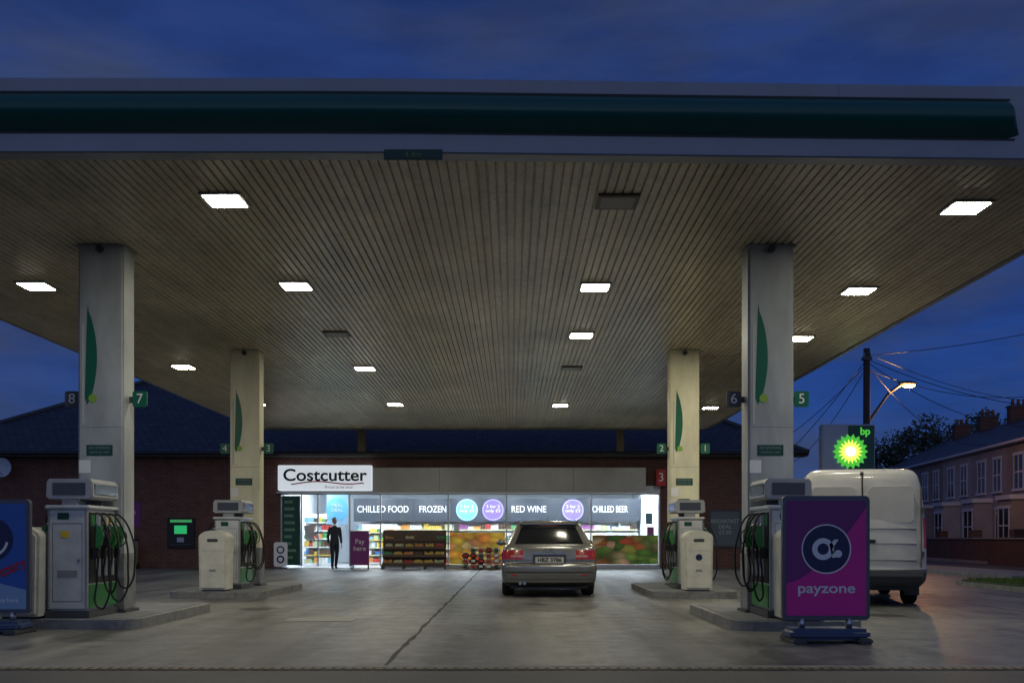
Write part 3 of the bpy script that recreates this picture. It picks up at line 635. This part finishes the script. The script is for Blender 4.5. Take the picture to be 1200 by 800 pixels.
wb=empty('wheelie_bin',(-13.6,35.3,0)); prism('body',[(-.25,.08),(.25,.08),(.3,1.0),(-.3,1.0)],-.28,.28,M_grey,wb,bev=.02); box('lid',-.32,.32,-.33,.3,1.0,1.07,M_dgrey,wb,.02); cyl('wheel',(-.3,.25,.1),(.3,.25,.1),.1,.1,M_rub,wb)
sd=empty('satellite_dish',(-18.1,35.5,3.6))
vs=[];fs=[]
for r_ in range(6):
    for k in range(24): a=k*2*math.pi/24; rr=.34*r_/5+.001; vs.append((rr*math.cos(a),-rr*rr*.8,rr*math.sin(a)))
for r_ in range(5):
    for k in range(24): fs.append([r_*24+k,r_*24+(k+1)%24,(r_+1)*24+(k+1)%24,(r_+1)*24+k])
mk('dish',vs,fs,mat('dish',(.45,.5,.6),.4),sd,True); cyl('arm',(0,-.02,-.3),(0,-.4,0),.012,.012,M_dgrey,sd); cyl('mount',(0,0,0),(0,.5,0),.03,.03,M_dgrey,sd)
pr=empty('produce_rack',(-3.45,35.2,0)); random.seed(5)
bm=bmesh.new()
for i in range(4):
    y=-.35+i*.18; z=.15+i*.28
    bmbox(bm,-1.1,1.1,y,y+.5,z,z+.03,7)
    for k in range(6):
        x=-1.08+k*.36; bmbox(bm,x,x+.34,y-.02,y,z,z+.09,7); c=random.choice([0,1,4,4,6,9,1,6,7])
        for q in range(26):
            px,py=x+random.uniform(.01,.29),y+random.uniform(.0,.14); bmbox(bm,px,px+.05,py,py+.06,z+.05,z+.11+random.uniform(0,.09),c)
for x in(-1.12,-.38,.36,1.08): bmbox(bm,x,x+.04,-.37,.3,.0,.15,7); bmbox(bm,x,x+.04,.2,.25,.1,1.35,7)
bmbox(bm,-1.12,1.12,.26,.28,.1,1.38,7)
frombm('tiered_crates',bm,PC,pr)
cb=empty('charcoal_bag_stack',(-.95,35.0,0)); M_bag=mat('bag_paper',(.5,.42,.3),.7,var=.3,vs=8); M_bag2=mat('bag_dark',(.07,.06,.06),.6,var=.3)
for i in range(7):
    for k in range(4-(i>4)-(i<1)):
        x=-.8+i*.27; z=.01+k*.19
        bm=bmesh.new(); bmbox(bm,x,x+.25,-.2,.25,z,z+.19); bmesh.ops.bevel(bm,geom=bm.edges[:],offset=.05,segments=3,affect='EDGES')
        for v in bm.verts: v.co+=Vector((random.uniform(-.008,.008),random.uniform(-.02,.02),random.uniform(-.008,.008)))
        frombm('bag',bm,random.choice([M_bag,M_bag,M_bag2]),cb,True); box('bag_label',x+.06,x+.19,-.222,-.206,z+.06,z+.14,random.choice([M_red,M_wht,M_greend]),cb)
ab=empty('pavement_sign',(-5.35,35.1,0)); 
prism('board',rrect(-.33,.33,.15,1.35,.04),-.03,.0,M_purple,ab); prism('back_leg',[(-.3,0),(-.25,0),(-.2,1.3),(.2,1.3),(.25,0),(.3,0),(.25,1.35),(-.25,1.35)],.2,.23,M_dgrey,ab)
for s in(-1,1): box('leg',s*.3-.02,s*.3+.02,-.03,0,.0,.2,M_dgrey,ab)
text('board_text','Pay\nhere',0,-.033,.85,.17,M_wht,ab,ext=.001)
hs=empty('notice_stand',(-8.25,35.6,0)); prism('board',rrect(-.24,.24,.08,.95,.08),-.02,.0,M_wht,hs); disc('symbol_a',0,.68,.14,-.023,M_navy,hs,r0=.09); disc('symbol_b',0,.34,.14,-.023,M_navy,hs,r0=.08); box('foot',-.25,.25,-.12,.12,0,.06,M_dgrey,hs)
# ------------------------------------------------------------------ man
man=empty('standing_man',(-6.2,34.9,.004),R(25))
def skinmesh(name,joints,edges,mats,parent,matfn=None,sub=2):
    names=list(joints); vs=[joints[n][0] for n in names]; es=[(names.index(a),names.index(b_)) for a,b_ in edges]
    me=bpy.data.meshes.new(name); me.from_pydata(vs,es,[]); o=bpy.data.objects.new(name,me); COL.objects.link(o)
    sm=o.modifiers.new('s','SKIN'); sm.use_smooth_shade=True
    for i,n in enumerate(names):
        r=joints[n][1]; r=r if isinstance(r,tuple) else (r,r); me.skin_vertices[0].data[i].radius=r; me.skin_vertices[0].data[i].use_root=(i==0)
    ss=o.modifiers.new('u','SUBSURF'); ss.levels=sub; ss.render_levels=sub
    bpy.context.view_layer.update(); dg=bpy.context.evaluated_depsgraph_get(); m2=bpy.data.meshes.new_from_object(o.evaluated_get(dg)); o.modifiers.clear(); o.data=m2
    m2.materials.clear()
    for m in mats: m2.materials.append(m)
    for p in m2.polygons:
        p.use_smooth=True; p.material_index=matfn(p.center) if matfn else 0
    o.parent=parent; return o
M_jk=mat('jacket',(.03,.035,.05),.8,var=.3,vs=10); M_tr=mat('trousers',(.025,.03,.05),.85,var=.3,vs=10); M_sk=mat('skin',(.5,.3,.22),.55); M_shoe=mat('shoes',(.01,.01,.01),.5); M_hair=mat('hair',(.03,.018,.012),.7)
body={'pel':((0,0,.95),(.15,.11)),'spine':((0,0,1.13),(.145,.10)),'chest':((0,.01,1.34),(.165,.115)),'neckb':((0,.0,1.47),(.08,.07)),'neck':((0,-.01,1.56),(.052,.052)),
'lsh':((-.175,0,1.42),.072),'lel':((-.225,.03,1.14),.054),'lwr':((-.23,-.08,.90),.037),'rsh':((.175,0,1.42),.072),'rel':((.225,.05,1.15),.054),'rwr':((.235,-.05,.90),.037),
'lhip':((-.09,0,.88),.10),'lkn':((-.10,-.12,.50),.07),'lan':((-.10,-.06,.09),.05),'ltoe':((-.11,-.22,.04),.038),
'rhip':((.09,0,.88),.10),'rkn':((.09,.04,.50),.07),'ran':((.09,.20,.11),.05),'rtoe':((.10,.06,.04),.038)}
ed=[('pel','spine'),('spine','chest'),('chest','neckb'),('neckb','neck'),('chest','lsh'),('lsh','lel'),('lel','lwr'),('chest','rsh'),('rsh','rel'),('rel','rwr'),('pel','lhip'),('lhip','lkn'),('lkn','lan'),('lan','ltoe'),('pel','rhip'),('rhip','rkn'),('rkn','ran'),('ran','rtoe')]
skinmesh('body',body,ed,[M_jk,M_tr,M_sk,M_shoe],man,lambda c: 3 if c.z<.10 else (2 if c.z>1.53 else (1 if c.z<.86 and abs(c.x)<.2 else 0)))
for s,wx,wy in((-1,-.23,-.08),(1,.235,-.05)):
    h={'w':((wx,wy,.90),.026),'p':((wx,wy-.02,.83),(.020,.036)),'k':((wx,wy-.025,.79),(.016,.036))}; he=[('w','p'),('p','k')]
    skinmesh('palm',h,he,[M_sk],man)
    for f in range(4):
        L=(.065,.078,.072,.055)[f]; y=wy-.055+f*.021
        skinmesh('finger',{'a':((wx,y,.80),.009),'b':((wx-s*.006,y-.004,.80-L*.6),.0085),'c':((wx-s*.02,y-.002,.80-L),.007)},[('a','b'),('b','c')],[M_sk],man)
    skinmesh('thumb',{'a':((wx,wy-.04,.86),.011),'b':((wx-s*.01,wy-.075,.825),.010),'c':((wx-s*.015,wy-.082,.79),.008)},[('a','b'),('b','c')],[M_sk],man)
def ell(name,loc,sc,m,parent,seg=20):
    bpy.ops.mesh.primitive_uv_sphere_add(radius=1,segments=seg,ring_count=seg//2+2,location=loc); t=bpy.context.object; t.scale=sc; t.name=name; t.parent=parent; t.data.materials.append(m)
    for p in t.data.polygons: p.use_smooth=True
    return t
hd=ell('head',(0,-.02,1.685),(.077,.095,.118),M_sk,man,28)
for v in hd.data.vertices:
    if v.co.z<-.2: v.co.x*=1+.28*(v.co.z+.2); v.co.y-=.10*(-v.co.z-.2)
hr=ell('hair',(0,.0,1.712),(.083,.095,.105),M_hair,man,28)
for v in hr.data.vertices:
    if v.co.y<-.45 and v.co.z<.45: v.co.y=-.45
ell('nose',(0,-.118,1.675),(.012,.018,.02),M_sk,man,10); box('mouth',-.022,.022,-.113,-.105,1.63,1.637,M_red,man)
for s in(-1,1): ell('ear',(s*.08,-.01,1.68),(.01,.02,.03),M_sk,man,10); ell('eye',(s*.03,-.107,1.70),(.011,.008,.008),M_black,man,10)
# ------------------------------------------------------------------ totem, poles, lamp
tt=empty('price_totem_sign',(11.4,34,0)); box('cabinet',-.9,.9,-.2,.2,0.2,4.95,mat('totem_grey',(.40,.44,.50),.35),tt,.04); box('plinth',-1,1,-.3,.3,0,.2,M_dgrey,tt)
box('top_panel',-.02,.86,-.21,-.2005,3.0,4.9,mat('totem_green',(.02,.10,.06),.4),tt)
M_glow=mat('helios_green',(.1,.6,.05),.5,es=.55,ecol=(.12,.85,.08)); M_glowy=mat('helios_yellow',(.9,.9,.1),.5,es=1.2,ecol=(.9,.95,.12)); M_gloww=mat('helios_white',(1,1,.9),.5,es=2.2,ecol=(1,1,.6))
def star(n,r0,r1): return [((r0 if k%2 else r1)*math.cos(math.pi*k/n),4.02+(r0 if k%2 else r1)*math.sin(math.pi*k/n)) for k in range(2*n)]
prism('flower_outer',[(p[0]+.05,p[1]) for p in star(18,.48,.60)],-.225,-.211,M_glow,tt); prism('flower_mid',[(p[0]+.05,p[1]) for p in star(18,.27,.42)],-.235,-.226,M_glowy,tt); prism('flower_core',[(p[0]+.05,p[1]) for p in star(18,.12,.22)],-.245,-.236,M_gloww,tt)
text('totem_text','bp',.55,-.215,4.70,.24,M_glow,tt,ext=.003,bold=.01)
for z in(.6,1.1,1.6,2.1): box('price_row',-.8,.8,-.21,-.2005,z,z+.4,M_black,tt); text('price','129.9',.3,-.213,z+.2,.25,M_gloww,tt,ext=.002)
M_wood=mat('pole_wood',(.05,.04,.035),.85,var=.3,vs=4,stretch=(4,4,.3))
up=empty('utility_pole',(13.5,38,0)); cyl('pole',(0,0,0),(0,0,8.3),.16,.12,M_wood,up); box('crossarm',-.16,.16,-.14,.14,7.85,7.98,M_dgrey,up)
for x in(-.12,.12): cyl('insulator',(x,-.1,7.98),(x,-.1,8.12),.03,.02,M_grey,up,10)
ow=empty('overhead_wires')
for i,(p0,p1,sag) in enumerate([((13.7,38,8.05),(30,42,12.0),.5),((13.9,38,7.95),(36,60,9.8),1.),((13.5,38,7.9),(25,40,6.3),.7),((13.5,38,7.8),(24,44,6.0),.8),((13.5,38,7.7),(24,50,5.8),1.),((13.5,38,7.7),(12,60,5.5),1.),((13.5,38,7.6),(18,70,6),1.2),((13.5,38,7.9),(10.3,37,4.3),.1),((30,50,9.3),(14,39,7.6),1.1)]):
    pts=[]
    for k in range(9): t=k/8; pts.append((p0[0]+(p1[0]-p0[0])*t,p0[1]+(p1[1]-p0[1])*t,p0[2]+(p1[2]-p0[2])*t-sag*4*t*(1-t)))
    tube('wire',pts,.014,M_black,ow)
sl_=empty('street_lamp',(14.2,40,0)); tube('post',[(0,0,0),(0,0,5.4),(.08,0,5.75),(.9,0,6.9),(1.35,0,7.22)],.06,M_dgrey,sl_,auto=False)
ell('head',(1.65,0,7.30),(.38,.14,.09),M_dgrey,sl_); ell('lamp_bowl',(1.68,0,7.22),(.29,.13,.11),mat('sodium',(1,.6,.3),.5,es=9,ecol=(1,.33,.07)),sl_)
ls=bpy.data.lights.new('sodium_light','POINT'); ls.energy=380; ls.color=(1,.5,.18); ls.shadow_soft_size=.15; lo=bpy.data.objects.new('sodium_light',ls); COL.objects.link(lo); lo.parent=sl_; lo.location=(1.68,-.05,7.0)
# ------------------------------------------------------------------ terraced houses
M_rend=[mat('render_a',(.34,.30,.31),.85,var=.2,vs=1.5),mat('render_b',(.42,.38,.35),.85,var=.2,vs=1.5),mat('render_c',(.28,.23,.22),.85,var=.2,vs=1.5)]
M_wing=mat('window_dark',(.02,.025,.035),.1); M_sill=mat('window_white',(.6,.6,.62),.5)
def win(e,x,y,z0,z1,wd):
    box('window_glass',x-wd/2,x+wd/2,y-.02,y+.02,z0,z1,M_wing,e)
    for a in((x-wd/2-.06,x-wd/2,z0,z1),(x+wd/2,x+wd/2+.06,z0,z1),(x-.025,x+.025,z0,z1)): box('frame',a[0],a[1],y-.05,y+.02,a[2],a[3],M_sill,e)
    box('sill',x-wd/2-.12,x+wd/2+.12,y-.12,y+.02,z0-.10,z0,M_sill,e); box('lintel',x-wd/2-.12,x+wd/2+.12,y-.06,y+.02,z1,z1+.14,M_sill,e); box('rail',x-wd/2,x+wd/2,y-.045,y+.02,(z0+z1)/2-.03,(z0+z1)/2+.03,M_sill,e)
d=Vector((.115,.993,0))
for i,k in enumerate(range(-2,6)):
    p=Vector((22.5,43.6,0))+d*(k*4.7); e=empty('terraced_house',(p.x,p.y,0),R(-96.6)); m=M_rend[i%3]
    box('walls',-2.35,2.35,0,8,0,5.5,m,e)
    mk('roof',[(-2.36,-.3,5.45),(2.36,-.3,5.45),(2.36,4,7.6),(-2.36,4,7.6),(-2.36,8.3,5.45),(2.36,8.3,5.45)],[[0,1,2,3],[3,2,5,4]],M_slate,e)
    mk('gables',[(-2.35,0,5.5),(-2.35,8,5.5),(-2.35,4,7.55),(2.35,0,5.5),(2.35,8,5.5),(2.35,4,7.55)],[[0,1,2],[3,4,5]],m,e)
    box('eaves',-2.35,2.35,-.35,-.02,5.36,5.46,M_sill,e)
    prism('bay',[(-1.9,0),(-1.5,-.7),(.1,-.7),(.5,0)],0,2.8,m,e,axis='z'); prism('bay_roof',[(-2.0,0),(-1.55,-.8),(.15,-.8),(.6,0)],2.8,3.0,M_sill,e,axis='z')
    win(e,-.7,-.71,.9,2.4,1.2); win(e,-.9,0,3.3,4.8,1.0); win(e,1.2,0,3.3,4.8,.9)
    box('door',1.1,1.95,-.04,.02,.1,2.2,mat('door%d'%(i%3),[(.1,.02,.02),(.02,.06,.04),(.3,.3,.3)][i%3],.4),e); box('door_surround',1.0,1.1,-.07,0,.1,2.4,M_sill,e); box('door_surround_r',1.95,2.05,-.07,0,.1,2.4,M_sill,e); box('door_head',1.0,2.05,-.10,0,2.4,2.55,M_sill,e)
    box('chimney',1.7,2.3,3.6,4.6,6.9,8.3,M_brick,e); box('chimney_cap',1.65,2.345,3.55,4.65,8.3,8.4,M_dgrey,e)
    for q in range(3): cyl('chimney_pot',(2.0,3.8+q*.3,8.4),(2.0,3.8+q*.3,8.75),.10,.08,mat('pot',(.2,.08,.04),.8),e,12)
gw=empty('garden_wall'); p0=Vector((22.5,43.6,0))-d*14+Vector((-2.2,0,0)); p1=p0+d*38; nrm=Vector((-.993,.115,0))*.11
vs=[p0-nrm,p1-nrm,p1+nrm,p0+nrm]; prism('wall',[(v.x,v.y) for v in vs],0,1.05,M_brickw,gw,axis='z'); prism('coping',[(v.x,v.y) for v in (p0-nrm*1.4,p1-nrm*1.4,p1+nrm*1.4,p0+nrm*1.4)],1.05,1.12,M_kerb,gw,axis='z')
for i in range(9):
    p=p0+d*(i*4.7+.4)-nrm*1.; box('gate_pier',p.x-.2,p.x+.2,p.y-.2,p.y+.2,0,1.45,M_brickw,gw)
# ------------------------------------------------------------------ vegetation
M_leaf=mat('leaves',(.05,.065,.03),.9,var=.5,vs=.8); M_bark=mat('bark',(.05,.04,.03),.9)
def tree(x,y,h,spread,n=2400,seed=1,name='tree'):
    rnd=random.Random(seed); e=empty(name,(x,y,0)); cyl('trunk',(0,0,0),(.2,0,h*.5),.2,.12,M_bark,e,10)
    cl=[]
    for i in range(14):
        a=rnd.random()*6.28; rr=spread*rnd.uniform(.2,.85); c=Vector((rr*math.cos(a),rr*math.sin(a),h*rnd.uniform(.5,.88))); cl.append((c,spread*rnd.uniform(.22,.42)))
        cyl('limb',(.1,0,h*.35),tuple(c),.07,.02,M_bark,e,6)
    vs=[];fs=[]
    for i in range(n):
        c,r_=rnd.choice(cl); v=Vector((rnd.gauss(0,1),rnd.gauss(0,1),rnd.gauss(0,1))); v=v.normalized()*r_*rnd.uniform(.5,1.1); p=c+v
        s=rnd.uniform(.08,.2); a=Vector((rnd.gauss(0,1),rnd.gauss(0,1),rnd.gauss(0,1))).normalized(); b_=a.orthogonal().normalized()
        k=len(vs); vs+=[p-a*s,p+b_*s*.6,p+a*s,p-b_*s*.6]; fs.append([k,k+1,k+2,k+3])
    mk('crown',vs,fs,M_leaf,e)
tree(29.0,71,10.2,3.2,seed=1); tree(32,74,10.8,3.5,seed=2); tree(34.5,72,11.0,3.4,seed=3); tree(26.5,74,8.8,2.8,seed=4)
rnd=random.Random(9); vs=[];fs=[]
for i in range(14000):
    x=rnd.uniform(-120,110); y=rnd.uniform(98,110); h=3.2+1.6*math.sin(x*.13)+1.1*math.sin(x*.41+2); p=Vector((x,y,rnd.random()**.6*max(1.2,h)))
    s=rnd.uniform(.3,.8); a=Vector((rnd.gauss(0,1),rnd.gauss(0,1),rnd.gauss(0,1))).normalized(); b_=a.orthogonal().normalized(); k=len(vs); vs+=[p-a*s,p+b_*s*.7,p+a*s,p-b_*s*.7]; fs.append([k,k+1,k+2,k+3])
mk('distant_tree_line',vs,fs,M_leaf)
